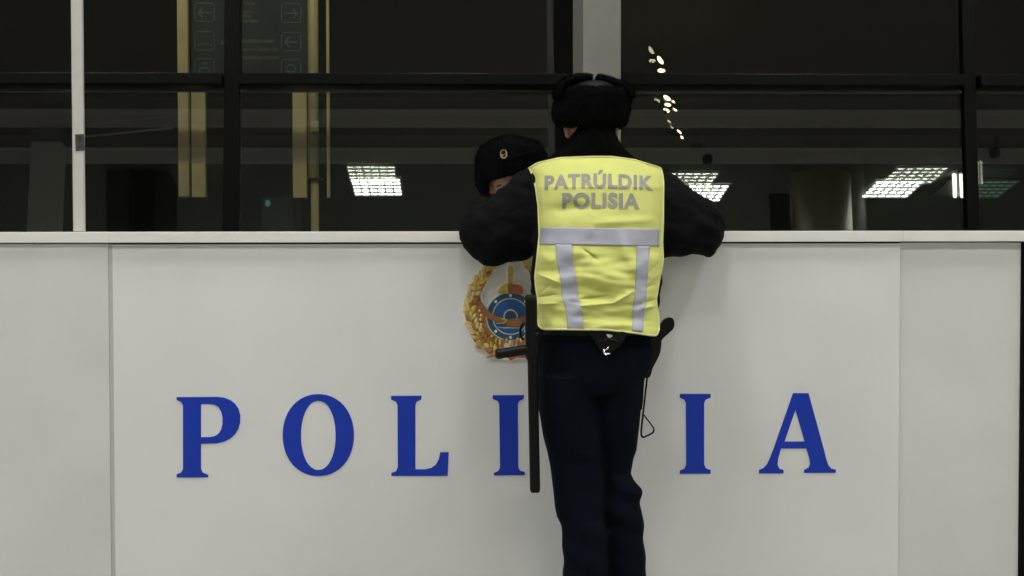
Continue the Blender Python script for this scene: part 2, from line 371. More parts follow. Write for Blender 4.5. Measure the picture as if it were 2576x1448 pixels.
for i in range(len(xs)-1):
    x0 = xs[i]+(mulls[0][1] if i else 0)+.001; x1 = xs[i+1]-(mulls[0][1] if i < len(xs)-2 else 0)-.001
    for (va, vb) in ((vt0, vt1), (.0, .08), (5.55, 5.72)):
        bevel(link('transom', MB().obox(gp((x0+x1)/2, (va+vb)/2, -.01), GX*((x1-x0)/2), GN*.09, GV*((vb-va)/2)), M['frame'], ww, smooth=False), .006)
    # glazing bead under the transom
    link('bead', MB().obox(gp((x0+x1)/2, vt0-.018, .012), GX*((x1-x0)/2), GN*.012, GV*.004), M['bead'], ww, smooth=False)
    # inner pane: flat; outer pane: tilted a touch and slightly bowed, as sealed double glazing is
    link('pane', MB().add([gp(x0,.08,0), gp(x1,.08,0), gp(x1,5.55,0), gp(x0,5.55,0)], [(0,1,2,3)]), M['glass_in'], ww, smooth=False)
    tab = [(-1.2,-.0006),(-.4,-.0016),(.4,-.0022),(1.1,-.0034),(1.55,-.001),(2.15,.0073),(2.4,.0074)]
    o_ = MB(); n = 60; h = 0.0; row = []
    for k in range(n+1):
        x = x0+(x1-x0)*k/n; row.append((x, h)); h += interp(tab, x)*(x1-x0)/n if -1.3 < x < 2.5 else 0.0
    vs = []
    for j in range(2):
        v = (.08, 5.55)[j]
        for (x, h) in row: vs.append(gp(x, v, -.024+h*1.5+(v-2.5)*.0060))
    o_.add(vs, [(k, k+1, n+2+k, n+1+k) for k in range(n)])
    link('outer_pane', o_, M['glass_out'], ww, smooth=True)

# ------------------------------------------------------------------ behind the glass
YS = 2.72
def bar(mb, px0, py0, px1, py1, y, th, m=0):
    A, B = at(px0, py0, y), at(px1, py1, y); return mb.box(A.x, B.x, y, y+th, B.z, A.z, m)
sg = empty('direction_sign', at(620, 500, YS+.1), 'dark outdoor direction sign with pictogram squares between yellowed posts, behind the glass', 'sign')
link('panel', bar(MB(), 477, -330, 774, 214, YS+.05, .06), M['sign_dark'], sg, smooth=False)
def ringbox(mb, x0, y0, x1, y1, w_, y, r=6):
    o_ = [(x0+r,y0),(x1-r,y0),(x1,y0+r),(x1,y1-r),(x1-r,y1),(x0+r,y1),(x0,y1-r),(x0,y0+r)]
    i_ = [(x0+r,y0+w_),(x1-r,y0+w_),(x1-w_,y0+r),(x1-w_,y1-r),(x1-r,y1-w_),(x0+r,y1-w_),(x0+w_,y1-r),(x0+w_,y0+r)]
    s_ = shape([o_, i_], lambda u, v, t: at(u, v, y)+Vector((0,-t,0)), .004); return mb.add(s_.v, s_.f)
def stroke(mb, pts, w_, y):
    for (a, b_), (c_, d2) in zip(pts, pts[1:]):
        L = math.hypot(c_-a, d2-b_) or 1; nx, ny = -(d2-b_)/L*w_/2, (c_-a)/L*w_/2
        mb.add([at(a+nx,b_+ny,y), at(c_+nx,d2+ny,y), at(c_-nx,d2-ny,y), at(a-nx,b_-ny,y)], [(0,1,2,3)])
for (x0, y0, kind) in ((489,6,'L'),(489,78,'bed'),(489,146,'bld'),(707,8,'R'),(707,80,'L'),(707,148,'o')):
    g = MB(); ringbox(g, x0, y0, x0+51, y0+49, 2.6, YS+.047); yy = YS+.044; cx, cy = x0+25, y0+25
    if kind == 'L': stroke(g, [(cx+16,cy),(cx-14,cy)], 4, yy); stroke(g, [(cx-4,cy-13),(cx-15,cy),(cx-4,cy+13)], 4, yy-.001)
    if kind == 'R': stroke(g, [(cx-16,cy),(cx+14,cy)], 4, yy); stroke(g, [(cx+4,cy-13),(cx+15,cy),(cx+4,cy+13)], 4, yy-.001)
    if kind == 'bed': stroke(g, [(cx-18,cy+12),(cx-10,cy+7),(cx+12,cy+7),(cx+18,cy+12)], 3, yy)
    if kind == 'bld': stroke(g, [(cx-8,cy-12),(cx+8,cy-12)], 5, yy); stroke(g, [(cx-14,cy+16),(cx-12,cy+2),(cx,cy-3),(cx+12,cy+2),(cx+14,cy+16)], 4, yy-.001); stroke(g, [(cx-7,cy+14),(cx+7,cy+14)], 6, yy-.002)
    if kind == 'o': stroke(g, [(cx+12*math.cos(a*.5236), cy+11*math.sin(a*.5236)) for a in range(13)], 3, yy); stroke(g, [(cx-8,cy+6),(cx+8,cy+6)], 3, yy-.001)
    link('pictogram', g, M['sign_mark'], sg, smooth=False)
for (x0, y0, x1, y1) in ((606,12,640,19),(606,34,636,40),(608,44,632,50),(606,56,650,64),(556,106,575,119),(606,106,690,114),(606,128,700,134),(606,148,702,156),(606,198,690,206)):
    x = x0; g = MB()
    while x < x1:
        s_ = random.uniform(3, 9); bar(g, x, y0-7, min(x+s_, x1), y1-7, YS+.046, .003); x += s_+random.uniform(.8, 2.2)
    link('worn_line', g, M['sign_text'], sg, smooth=False)
bevel(link('post', bar(MB(), 442, -330, 476, 495, YS-.03, .05), M['cream'], sg, smooth=False), .004)
bevel(link('board', bar(MB(), 480, 216, 518, 496, YS-.025, .05), M['cream'], sg, smooth=False), .004)
bevel(link('board', bar(MB(), 735, 216, 772, 497, YS-.025, .05), M['cream'], sg, smooth=False), .004)
bevel(link('side_strip', bar(MB(), 818, -330, 830, 497, YS-.02, .05), M['cream_pipe'], sg, smooth=False), .004)
g = MB(); ringbox(g, 488, 366, 510, 396, 3, YS-.027, 8); link('emblem_mark', g, M['cream_pipe'], sg, smooth=False)
pp = empty('drain_pipe', at(793, 700, YS), 'yellowed drain pipe with a strap and small box, right beside the sign', 'pipe')
a, b_ = at(789, 452, YS), at(789, -330, YS); a2 = at(795, 640, YS)
link('pipe', MB().tube([(a.x,YS,.0+max(a2.z-1.2,-.05)), (a.x+.006,YS,a.z)], .020).tube([(a.x-.0,YS,a.z), (a.x,YS,b_.z)], .027), M['cream_pipe'], pp)
A_, B_ = at(777, 447, YS), at(812, 453, YS); link('strap', MB().box(A_.x, B_.x, YS-.045, YS+.03, B_.z, A_.z), M['dark_gap'], pp, smooth=False)
A_, B_ = at(783, 305, YS), at(803, 334, YS); bevel(link('junction_box', MB().box(A_.x, B_.x, YS-.06, YS-.02, B_.z, A_.z), M['cream'], pp, smooth=False), .004)
A_, B_ = at(655, 496, 3.9), at(742, 700, 3.9)
cb = empty('cabinet', ((A_.x+B_.x)/2, 4.1, -.05), 'low dark outdoor cabinet with a tiny teal light, behind the glass under the sign', 'cabinet')
bevel(link('case', MB().box(A_.x, B_.x, 3.9, 4.35, -.05, A_.z), M['asphalt'], cb, smooth=False), .01)
A_, B_ = at(664, 500, 3.88), at(682, 522, 3.88); link('light', MB().ball(((A_.x+B_.x)/2, 3.89, (A_.z+B_.z)/2), .016, .008, .02), M['teal'], cb)

# ------------------------------------------------------------------ column and pole
A_, B_ = at(1466, 300, 1.0), at(1562, 300, 1.0)
bevel(tag(link('column', MB().box(A_.x, B_.x, 1.0, 1.56, 0, ZH-.002), M['concrete'], loc=((A_.x+B_.x)/2,1.3,0), smooth=False), 'square grey painted column rising behind the hat of the officer in the vest', 'column'), .006)
po = empty('pole', at(201, 583, .2), 'thin pale metal pole standing on the counter at the left', 'pole')
A_, B_ = at(201, 583, .2), at(195, 0, .2); ax = (B_-A_).normalized(); A_ = A_+ax*((1.3225-A_.z)/ax.z); T_ = A_ + ax*2.6; mid = (A_+T_)/2
bevel(link('upright', MB().obox(mid, Vector((.0175,0,0)), Vector((0,.014,0)), (T_-A_)/2), M['pole'], po, smooth=False), .0025)
P_ = at(193, 300, .2); e_ = A_ + ax*1.3
bevel(link('edge_strip', MB().obox(mid-Vector((.0195,-.004,0)), Vector((.0018,0,0)), Vector((0,.014,0)), (T_-A_)/2), M['seam'], po, smooth=False), .001)
S_ = at(201, 358, .185)
link('sticker', MB().obox(S_, Vector((.0155,0,.0008)), Vector((0,.0012,0)), Vector((-.0008,0,.029))), M['sticker'], po, smooth=False)

# ------------------------------------------------------------------ police counter
ct = empty('police_counter', (.2, .15, 0), 'long white laminate police counter with blue letters on its front', 'counter')
XL = at(286, 1000, 0).x; XR = at(2262, 1000, 0).x; XE = at(2568, 1000, 0).x; XS = at(275, 1000, 0).x
ZT0, ZT1 = 1.2845, 1.3215
bevel(link('front_panel', MB().box(XL, XR, 0, .02, .08, ZT0-.006), M['laminate'], ct, smooth=False), .0015)
bevel(link('side_panel', MB().box(-4.2, XS, .006, .024, .08, ZT0-.004), M['laminate_side'], ct, smooth=False), .0015)
bevel(link('side_panel', MB().box(XR+.0025, XE, .012, .03, .08, ZT0-.004), M['laminate_side'], ct, smooth=False), .0015)
link('seam_strip', MB().box(XS+.001, XL-.001, .008, .02, .08, ZT0-.005), M['seam'], ct, smooth=False)
link('carcass', MB().box(-4.2, XE-.004, .032, .28, .0, ZT0-.001).box(-4.2, XE-.02, .005, .031, .0, .078), M['dark_gap'], ct, smooth=False)
XJ1, XJ2 = at(274, 598, -.02).x, at(2272, 598, -.02).x
for (x0, x1, y0) in ((-4.2, XJ1, -.008), (XJ1+.0015, XJ2, -.018), (XJ2+.0015, XE+.05, -.012)):
    bevel(link('top_trim', MB().box(x0, x1, y0, .01, ZT0, ZT1), M['trim'], ct, smooth=False), .002)
link('end_panel', MB().box(XE+.001, XE+.05, .004, .31, .0, ZT0-.002), M['frame'], ct, smooth=False)
link('countertop', MB().box(-4.2, XE+.05, .0105, .31, ZT0, ZT1-.001), M['trim'], ct, smooth=False)
link('inner_desk', MB().box(-4.2, XE-.01, .282, .62, 1.02, 1.05), M['laminate_side'], ct, smooth=False)
S_ = at(85, 612, -.01); link('screw_head', MB().ball(S_+Vector((0,.006,.0)), .004, .006, .003), M['dark_gap'], ct)

# letters on the counter
def P1(pts): return [(380.95+.3845*x, 952.4+.3845*y) for x, y in pts]
def P2(pts): return [(1600+.3789*x, 952.4+.3789*y) for x, y in pts]
def ell(cx, cy, rx, ry, p=2.1, n=64):
    o_ = []
    for k in range(n):
        t = 2*math.pi*k/n; c_, s_ = math.cos(t), math.sin(t)
        o_.append((cx+rx*math.copysign(abs(c_)**(2/p), c_), cy+ry*math.copysign(abs(s_)**(2/p), s_)))
    return o_
I_ = [(2233,108),(2438,106),(2436,132),(2405,145),(2397,165),(2400,580),(2410,600),(2443,610),(2443,630),(2240,632),(2240,615),(2270,602),(2280,580),(2275,165),(2265,145),(2233,132)]
I2 = [(290,100),(495,100),(495,125),(462,138),(452,160),(452,570),(465,595),(495,605),(495,630),(290,630),(290,608),(322,597),(333,570),(330,160),(320,138),(290,125)]
sp = []
for k in range(41):                            # S (stands behind the officer's legs)
    t = k/40; a = R(35)+R(235)*min(1, t*2) if t <= .5 else 0
    if t <= .5: a = R(-30)-R(240)*(t*2); sp.append((1514+44*math.cos(a), 1045+45*math.sin(a), 10+16*math.sin(math.pi*t)))
    else: a = R(-90)+R(240)*((t-.5)*2); sp.append((1514+47*math.cos(a), 1138+48*math.sin(a), 10+16*math.sin(math.pi*t)))
Sout, Sin = [], []
for k, (x, y, h) in enumerate(sp):
    x0, y0, _ = sp[max(k-1,0)]; x1, y1, _ = sp[min(k+1,40)]; L = math.hypot(x1-x0, y1-y0) or 1
    Sout.append((x-(y1-y0)/L*h, y+(x1-x0)/L*h)); Sin.append((x+(y1-y0)/L*h, y-(x1-x0)/L*h))
letters = [
 ('large blue letter P, first of the word on the white counter', [P1([(165,120),(300,119),(430,118)]+[(475,123),(515,138),(548,163),(570,196),(582,240),(581,285),(570,325),(548,362),(515,392),(475,411),(430,422)]+[(325,424),(325,590),(335,612),(372,628),(372,645),(165,645),(165,625),(195,612),(207,590),(207,175),(195,152),(165,138)]), P1([(325,165),(380,165),(412,169),(438,183),(456,212),(465,250),(465,295),(456,333),(438,360),(412,375),(380,381),(325,382)])]),
 ('large round blue letter O on the white counter', [P1(ell(1092,368,233,268)), P1(ell(1092,370,113,226))]),
 ('large blue letter L on the white counter', [P1([(1567,112),(1768,110),(1765,135),(1735,150),(1727,170),(1727,592),(1790,592),(1830,583),(1860,562),(1880,525),(1890,480),(1945,480),(1938,635),(1570,635),(1570,615),(1600,605),(1612,580),(1610,170),(1600,150),(1568,135)])]),
 ('large blue letter I left of the black baton on the counter', [P1(I_)]),
 ('large blue letter S on the counter hidden behind the legs of the officer', [Sout+Sin[::-1]]),
 ('large blue letter I right of the officer on the counter', [P2(I2)]),
 ('large blue letter A, last of the word on the white counter', [P2([(1042,95),(1145,95),(1250,480),(1262,530),(1276,572),(1296,596),(1327,603),(1325,624),(1115,624),(1115,605),(1145,590),(1155,565),(1150,530),(1130,462),(962,462),(944,530),(939,570),(952,597),(980,605),(978,628),(816,628),(816,605),(846,592),(870,565),(890,520),(910,470)]), P2([(1058,205),(1118,415),(985,417)])]),
]
for lab, polys in letters:
    cx = sum(p[0] for p in polys[0])/len(polys[0]); cy = max(p[1] for p in polys[0])
    mb = shape(polys, lambda u, v, t: at(u, v, 0)+Vector((0, -.0003-t, 0)), .0016)
    tag(link('sign_letter', mb, M['blue'], loc=at(cx, cy, 0), smooth=False), lab, 'letter', 'blue letters on the counter front')

# ------------------------------------------------------------------ emblem plaque on the counter
def E1(x, y): return (1142.9+.1947*x, 647.6+.1947*y)
em = empty('police_emblem', at(1284, 910, 0), 'gold wreathed police emblem with blue shield disc mounted on the counter', 'emblem')
def plate(name, polys, y0, th, m, parent, sm=False):
    return link(name, shape([[E1(*q) for q in pl] for pl in polys], lambda u, v, t: at(u, v, 0)+Vector((0, -y0-t, 0)), th), m, parent, smooth=sm)
half_out = [(725,1350),(690,1330),(640,1315),(540,1312),(470,1285),(400,1232),(330,1170),(260,1120),(215,1050),(200,970),(165,880),(125,800),(105,700),(130,600),(150,520),(165,430),(200,330),(270,215),(345,120),(420,40),(470,-10)]
half_in = [(600,20),(550,130),(480,220),(440,310),(395,400),(355,490),(380,560),(415,610),(450,560),(500,510),(560,470),(545,430),(550,370),(600,330),(660,310),(668,200),(655,130),(690,70),(725,58)]
L_ = half_out[::1] + half_in
poly = L_ + [(1450-x, y) for x, y in L_[::-1][1:-1]]
plate('backing_plate', [poly], .0, .008, M['white_plate'], em)
def leafpts(c, ang, L, wd, y0, mb, m):
    c_ = Vector((*c, 0)); d = Vector((math.cos(ang), math.sin(ang), 0)); n = Vector((-d.y, d.x, 0)); ring = []
    for s_, k in ((0,.15),(.25,.8),(.5,1),(.75,.7),(1,.03)): ring.append((c_+d*(s_*L), n*(k*wd)))
    vs = []
    for p, q in ring:
        for s2, up in ((-1,0),(0,.0045),(1,0)):
            e = E1((p+q*s2).x, (p+q*s2).y); vs.append(at(*e, 0)+Vector((0, -y0-up, 0)))
    fs = []
    for i in range(4):
        for j in range(2): a = i*3+j; fs.append((a, a+1, a+4, a+3))
    mb.add(vs, fs, m)
cl = [(500,30),(440,140),(350,270),(262,410),(215,560),(192,690),(225,830),(285,960),(365,1080),(470,1180),(600,1240)]
for side in (1, -1):
    wr = MB(); rnd = random.Random(5)
    wb = [(640,1290),(540,1290),(475,1262),(410,1212),(340,1150),(275,1105),(235,1045),(218,965),(185,875),(148,800),(128,700),(150,600),(170,525),(185,435),(220,340),(285,230),(360,135),(430,60),(560,60),(525,130),(455,220),(420,310),(375,400),(330,490),(345,560),(400,640),(410,760),(420,850),(470,950),(560,1030),(640,1070)]
    plate('wreath_base', [[(q if side == 1 else (1450-q[0], q[1])) for q in wb]], .0081+.00005*side, .0012, M['leaf_brown'], em)
    fx = (lambda x: x) if side == 1 else (lambda x: 1450-x)
    N_ = 86
    for k in range(N_):
        t = k/(N_-1)*(len(cl)-1); i = min(int(t), len(cl)-2); f_ = t-i
        x = cl[i][0]*(1-f_)+cl[i+1][0]*f_; y = cl[i][1]*(1-f_)+cl[i+1][1]*f_
        d = math.atan2(cl[i][1]-cl[i+1][1], cl[i][0]-cl[i+1][0])
        if k % 4 == 3: a = d+rnd.uniform(-.25,.25); off = 0
        else: s_ = 1 if k % 2 else -1; a = d+s_*rnd.uniform(.45,.95); off = s_*rnd.uniform(0,38)
        x += -math.sin(d)*off; y += math.cos(d)*off
        if side == -1: a = math.pi-a
        mm = rnd.choice((0,0,1,1,1,2)) if y < 780 else rnd.choice((0,1,1,2,2,3))
        leafpts((fx(x), y), a, rnd.uniform(80,120), rnd.uniform(23,33), .0098+k*.00005, wr, mm)
    for (x, y, r) in ((340,620,15),(330,680,20),(350,740,20),(340,800,22),(345,860,20),(490,1015,24),(530,1130,20)):
        e = E1(fx(x), y); wr.ball(at(*e, 0)+Vector((0,-.012,0)), r*.00026, .005, r*.00026, 1 if y < 900 else 3, 10)
    link('wreath', wr, [M['leaf_gold'], M['leaf_pale'], M['leaf_brown'], M['emb_orange']], em)
C0 = (725, 757)
def disc(r, r2, y0, th, name, m, parent):
    pl = [ell(*C0, r, r*1.0, 2.0, 72)] + ([ell(*C0, r2, r2, 2.0, 72)] if r2 else []); return plate(name, pl, y0, th, m, parent)
sh = disc(318, 0, .0081, .004, 'shield_disc', M['emb_line'], em)
disc(304, 0, .0122, .0008, 'rim_band', M['emb_navy'], sh); disc(238, 224, .0131, .0008, 'ring_line', M['emb_line'], sh)
disc(221, 0, .0132, .0006, 'blue_field', M['emb_blue'], sh); disc(92, 76, .0140, .0007, 'inner_ring', M['emb_line'], sh); disc(75, 0, .0139, .0006, 'centre_spot', M['emb_navy'], sh)
for k in range(8):
    a = k*math.pi/4+math.pi/8*0+math.pi/2
    plate('stud', [ell(C0[0]+270*math.cos(a), C0[1]+270*math.sin(a), 19, 19, 2.0, 16)], .0131, .0012, M['white_plate'], sh)
for side in (1, -1):
    fx = (lambda p: p) if side == 1 else (lambda p: (1450-p[0], p[1]))
    plate('ribbon', [[fx(p) for p in rounded([(285,520),(330,570),(400,650),(480,715),(560,757),(640,785),(690,795),(655,830),(590,838),(500,812),(400,760),(340,690),(300,600)], 3)]], .0149+.0003*side, .003, M['ribbon'], em)
plate('ribbon_centre', [[(685,800),(760,783),(870,782),(862,890),(690,888),(655,850)]], .0185, .0016, M['ribbon'], em)
plate('ribbon_edge', [[(560,760),(690,800),(640,850),(540,850),(530,840),(620,838),(655,812)], ], .0190, .001, M['leaf_gold'], em)
plate('ribbon_edge', [[(550,895),(860,895),(855,912),(640,912)]], .0150, .0012, M['emb_line'], em)
plate('sword_hilt', [[(690,150),(762,150),(757,335),(695,335)]], .0083, .006, M['leaf_gold'], em)
link('pommel', MB().ball(at(*E1(725,135), 0)+Vector((0,-.012,0)), .0085, .006, .0085), M['leaf_gold'], em)
plate('guard', [rounded([(570,460),(575,410),(620,360),(690,335),(725,360),(720,440),(700,462)], 3)], .0083, .005, M['leaf_gold'], em)
plate('guard', [rounded([(750,350),(830,350),(880,385),(885,455),(860,475),(760,455)], 3)], .0083, .0052, M['emb_red'], em)
plate('guard_core', [rounded([(690,340),(750,335),(755,455),(700,460)], 3)], .0084, .0065, M['ribbon'], em)
pt = MB(); rnd = random.Random(9)
for k in range(9):
    x = 545+k*45; y = 1090+18*math.sin(k*1.7)-abs(k-4)*6; e = E1(x, y)
    pt.ball(at(*e,0)+Vector((0,-.011,0)), rnd.uniform(.0045,.0065), .005, rnd.uniform(.009,.013), k % 3, 12)
link('petal_row', pt, [M['emb_orange'], M['leaf_pale'], M['leaf_brown']], em)
plate('lower_scroll', [[(560,1160),(890,1160),(880,1250),(720,1330),(690,1290),(600,1250)]], .0082, .003, M['leaf_brown'], em)
plate('scroll_stripe', [[(690,1285),(760,1275),(900,1262),(900,1278),(790,1292),(722,1330)]], .0113, .0012, M['emb_red'], em)

# ------------------------------------------------------------------ people
def head_mesh(mb, c, rot, s=1.0):
    n, m_ = 56, 40; c = Vector(c); rings = []
    for i in range(1, m_):
        ph = math.pi*i/m_; z = -math.cos(ph); row = []
        for j in range(n):
            t = 2*math.pi*j/n; x, y = math.sin(ph)*math.cos(t), math.sin(ph)*math.sin(t)   # face looks along -y
            jaw = 1-.36*max(0, -z)**1.4*(1 if y < .3 else .7); wx = .074*jaw; wy = .096*(1-.14*max(0, -z)); wz = .117
            d = 0.0; fr = max(0, -y)
            g = lambda X, Z, sx, sz: math.exp(-((x-X)/sx)**2-((z-Z)/sz)**2)*fr
            d += .020*g(0,-.20,.15,.16)+.011*g(0,-.02,.10,.16)            # nose
            d -= .009*(g(.40,.02,.19,.10)+g(-.40,.02,.19,.10))           # eye sockets
            d += .005*(g(.40,.18,.3,.08)+g(-.40,.18,.3,.08))             # brows
            d += .006*g(0,-.47,.22,.05)+.006*g(0,-.57,.2,.05)-.004*g(0,-.52,.25,.025)   # lips
            d += .008*g(0,-.80,.25,.15)+.004*(g(.55,-.25,.22,.2)+g(-.55,-.25,.22,.2))   # chin, cheeks
            p = Vector((x*wx, y*wy-d, z*wz)); row.append(c+rot@(p*s))
        rings.append(row)
    mb.loft(rings)
    for sx in (-1, 1):                          # ears
        rr = []
        for (zz, w_, k) in ((-.032,.006,.006),(-.018,.012,.011),(0,.016,.016),(.018,.016,.018),(.03,.009,.011)):
            rr.append([c+rot@(Vector((sx*(.074+.012*k/.018+.005*math.sin(a)), .012+k*math.cos(a)+.004, zz-.008+.5*w_*0))*s)+rot@Vector((sx*.0045*math.sin(a)*s,0,0)) for a in [2*math.pi*q/12 for q in range(12)]])
        mb.loft(rr)
def face_details(mb, c, rot, s=1.0):            # eyes, brows and lips as coloured islands of the body mesh
    c = Vector(c)
    for sx in (-1, 1):
        e = c+rot@(Vector((sx*.030, -.0775, .003))*s); n0 = len(mb.f)
        mb.ball(e, .0125*s, .0115*s, .0095*s, 1, 14)
        mb.ball(e+rot@Vector((0,-.0085*s,-.001)), .0055*s, .005*s, .0055*s, 2, 12)
        mb.tube([c+rot@(Vector((sx*a, -.089+abs(a-.03)*.35, .0225-(a-.03)**2*12))*s) for a in (.014,.024,.034,.046)], [.0025,.0038,.0035,.0015], 3, 8)
    mb.tube([c+rot@(Vector((a, -.0965+abs(a)*.28, -.058-abs(a)*.05))*s) for a in (-.022,-.011,0,.011,.022)], [.002,.0042,.0048,.0042,.002], 4, 8)
def hand_mesh(mb, wrist, d, up, thumb_side, curl=.35, s=1.0):
    d = Vector(d).normalized(); side = Vector(up).cross(d).normalized(); up = d.cross(side).normalized(); wrist = Vector(wrist)
    mb.loft([sect(wrist+d*(t*s), a*s, b_*s, 2.6, 18, side, up) for (t, a, b_) in ((-.03,.026,.020),(0,.028,.019),(.025,.036,.018),(.06,.042,.016),(.085,.041,.013),(.095,.036,.009))])
    for k, (o, L, r) in enumerate(((-.033,.062,.0078),(-.0112,.072,.0084),(.0112,.078,.0086),(.033,.070,.0084))):
        o *= -thumb_side*-1
        base = wrist+d*(.088*s)+side*(o*s); pts = [base-d*.02*s]; a = 0; p = base; sp_ = o*1.6
        for (q, fr) in ((.42, .45), (.32, .9), (.26, .8)):
            a += curl*fr; p = pts[-1] if len(pts) > 1 else base
            if len(pts) == 1: pts.append(base)
            pts.append(pts[-1]+(d*math.cos(a)-up*math.sin(a)+side*sp_).normalized()*(L*q*s))
        mb.tube(pts, [r*s, r*1.05*s, r*s, r*.9*s, r*.62*s], 0, 10)
    ts = side*thumb_side; b0 = wrist+d*(.02*s)+ts*(.026*s)
    mb.tube([b0, b0+(ts*.7+d*.7)*.032*s, b0+(ts*.75+d*1.5-up*.15)*.036*s, b0+(ts*.65+d*2.3-up*.35)*.036*s], [.014*s,.0115*s,.0098*s,.006*s], 0, 10)
    return mb

# ---- officer in the vest, seen from behind
YH = -.07
torso = [(850,1351,1652,-.315,.122),(800,1346,1655,-.305,.125),(740,1339,1660,-.285,.13),(650,1336,1667,-.25,.138),(560,1336,1671,-.215,.145),(470,1333,1671,-.18,.14),(435,1338,1664,-.155,.125),(412,1360,1635,-.135,.105),(398,1400,1590,-.12,.085)]
hips = [(835,1352,1651,-.31,.122),(880,1350,1650,-.315,.128),(920,1352,1640,-.32,.13),(951,1353,1624,-.325,.128),(985,1356,1618,-.33,.11)]
legL = [(940,1353,1500,-.335,.118),(1025,1356,1509,-.345,.105),(1099,1371,1515,-.355,.096),(1165,1386,1519,-.365,.086),(1228,1393,1520,-.375,.080),(1269,1397,1521,-.38,.079),(1300,1402,1522,-.385,.078),(1320,1411,1525,-.39,.078),(1357,1415,1530,-.395,.079),(1448,1418,1532,-.41,.078),(1500,1417,1534,-.415,.078),(1566,1416,1536,-.42,.080)]
legR = [(940,1484,1622,-.32,.112),(1006,1490,1617,-.325,.100),(1062,1499,1610,-.33,.090),(1136,1511,1599,-.335,.080),(1172,1514,1588,-.34,.072),(1187,1515,1586,-.342,.071),(1209,1516,1598,-.345,.076),(1231,1516,1614,-.348,.082),(1257,1517,1612,-.35,.080),(1290,1519,1612,-.352,.077),(1339,1522,1616,-.355,.076),(1394,1527,1623,-.36,.077),(1448,1529,1624,-.365,.076),(1500,1530,1624,-.37,.076),(1566,1530,1624,-.375,.078)]
# sleeves: columns (px, top, bottom, y, half depth)
armL = [(1420,420,600,-.17,.115),(1370,418,620,-.165,.11),(1330,424,652,-.16,.10),(1300,441,653,-.155,.10),(1275,461,656,-.15,.098),(1241,494,665,-.14,.095),(1216,512,670,-.125,.09),(1204,516,660,-.12,.086),(1188,521,646,-.115,.082),(1167,541,622,-.105,.066),(1155,566,598,-.10,.04)]
armR = [(1585,415,600,-.17,.115),(1630,414,620,-.165,.11),(1662,424,652,-.16,.10),(1696,440,648,-.155,.10),(1731,464,643,-.145,.097),(1760,491,640,-.135,.09),(1783,501,645,-.125,.085),(1792,507,643,-.12,.08),(1801,513,628,-.115,.074),(1813,527,604,-.105,.055),(1822,546,584,-.10,.035)]
def arm_rings(tab, grow=0.0, n=24):
    out = []
    for (px, t, b_, y, h) in tab:
        A, B = at(px, t, y), at(px, b_, y); out.append(sect((A+B)/2, (A-B).length/2+grow, h+grow, 2.2, n, Vector((0,0,1)), Vector((0,1,0))))
    return out
elL, elR = at(1205, 596, -.10), at(1775, 575, -.10)
ctz = ZT1+.048
wrL, wrR = Vector((at(1392,560,.12).x, .10, ctz-.004)), Vector((at(1590,560,.2).x, .19, ctz-.004))
def forearms(mb, r0, r1):
    for e, w_ in ((elL, wrL), (elR, wrR)):
        e2 = e+Vector((0, .06, .012)); mb.tube([e, e2, Vector((e2.x*.6+w_.x*.4, .06, ctz+.02)), w_], [r0*.72, r0*.85, (r0+r1)/2, r1])
headc = at(1487, 322, YH); hrot = Matrix.Rotation(R(12), 3, 'X') @ Matrix.Rotation(math.pi, 3, 'Z')
hrot = Matrix.Rotation(math.pi, 3, 'Z') @ Matrix.Rotation(R(14), 3, 'X')
bd = MB()
bd.loft(sil(torso, grow=-.022)); bd.loft(sil(hips, grow=-.02)); bd.loft(sil(legL, grow=-.018)); bd.loft(sil(legR, grow=-.018))
bd.loft(arm_rings(armL, -.03)); bd.loft(arm_rings(armR, -.03)); forearms(bd, .042, .027)
hand_mesh(bd, wrL, (1,.12,-.02), (0,0,1), 1, .12); hand_mesh(bd, wrR, (-1,.12,-.02), (0,0,1), -1, .12)
bd.tube([at(1487,420,-.12), at(1487,340,-.09), headc], [.062,.055,.052])
head_mesh(bd, headc, hrot)
footL, footR = at(1478,1566,-.42), at(1577,1566,-.375)
for f_ in (footL, footR): bd.tube([f_+Vector((0,0,-.005)), Vector((f_.x, f_.y, .06)), Vector((f_.x, f_.y+.1, .04)), Vector((f_.x, f_.y+.17, .03))], [.05,.045,.042,.025])
bd = remesh(bd, .0045, 2)
face_details(bd, headc, hrot)
base1 = (at(1510,1500,-.38).x, -.38, 0)
off1 = link('person', bd, [M['skin'], M['eye_white'], M['iris'], M['hair'], M['lip']], loc=base1)
tag(off1, 'officer in yellow vest and black fur hat leaning on the counter, back turned', 'person')

jk = MB(); jk.loft(sil(torso)); jk.loft(arm_rings(armL)); jk.loft(arm_rings(armR)); forearms(jk, .068, .046)
jk = remesh(jk, .0055, 1)
def jwr(v, n):
    d = .009*fbm(Vector((v.x*9, v.y*9, v.z*14)), 3)
    if v.x < at(1335,600,-.15).x or v.x > at(1668,600,-.15).x:
        d += .005*math.sin((v.z*1.2+v.x*.6)*75+3*noise.noise(v*9))*max(0, noise.noise(v*7+Vector((3,1,5)))+.25)
    return d
wrinkle(jk, jwr)
jo = link('jacket', jk, M['jacket'], off1)
col = MB(); col.loft(sil([(425,1350,1628,-.09,.085),(412,1352,1624,-.09,.085),(400,1374,1602,-.09,.085),(386,1393,1581,-.095,.085),(369,1414,1566,-.10,.084),(352,1429,1556,-.10,.084),(334,1441,1548,-.10,.082),(316,1447,1542,-.098,.078)], 2.4, 40))
col = remesh(col, .006, 2); wrinkle(col, lambda v, n: .003*fbm(v*30, 3)); fuzz(col, 3500, .006)
link('fur_collar', col, M['fur'], jo)

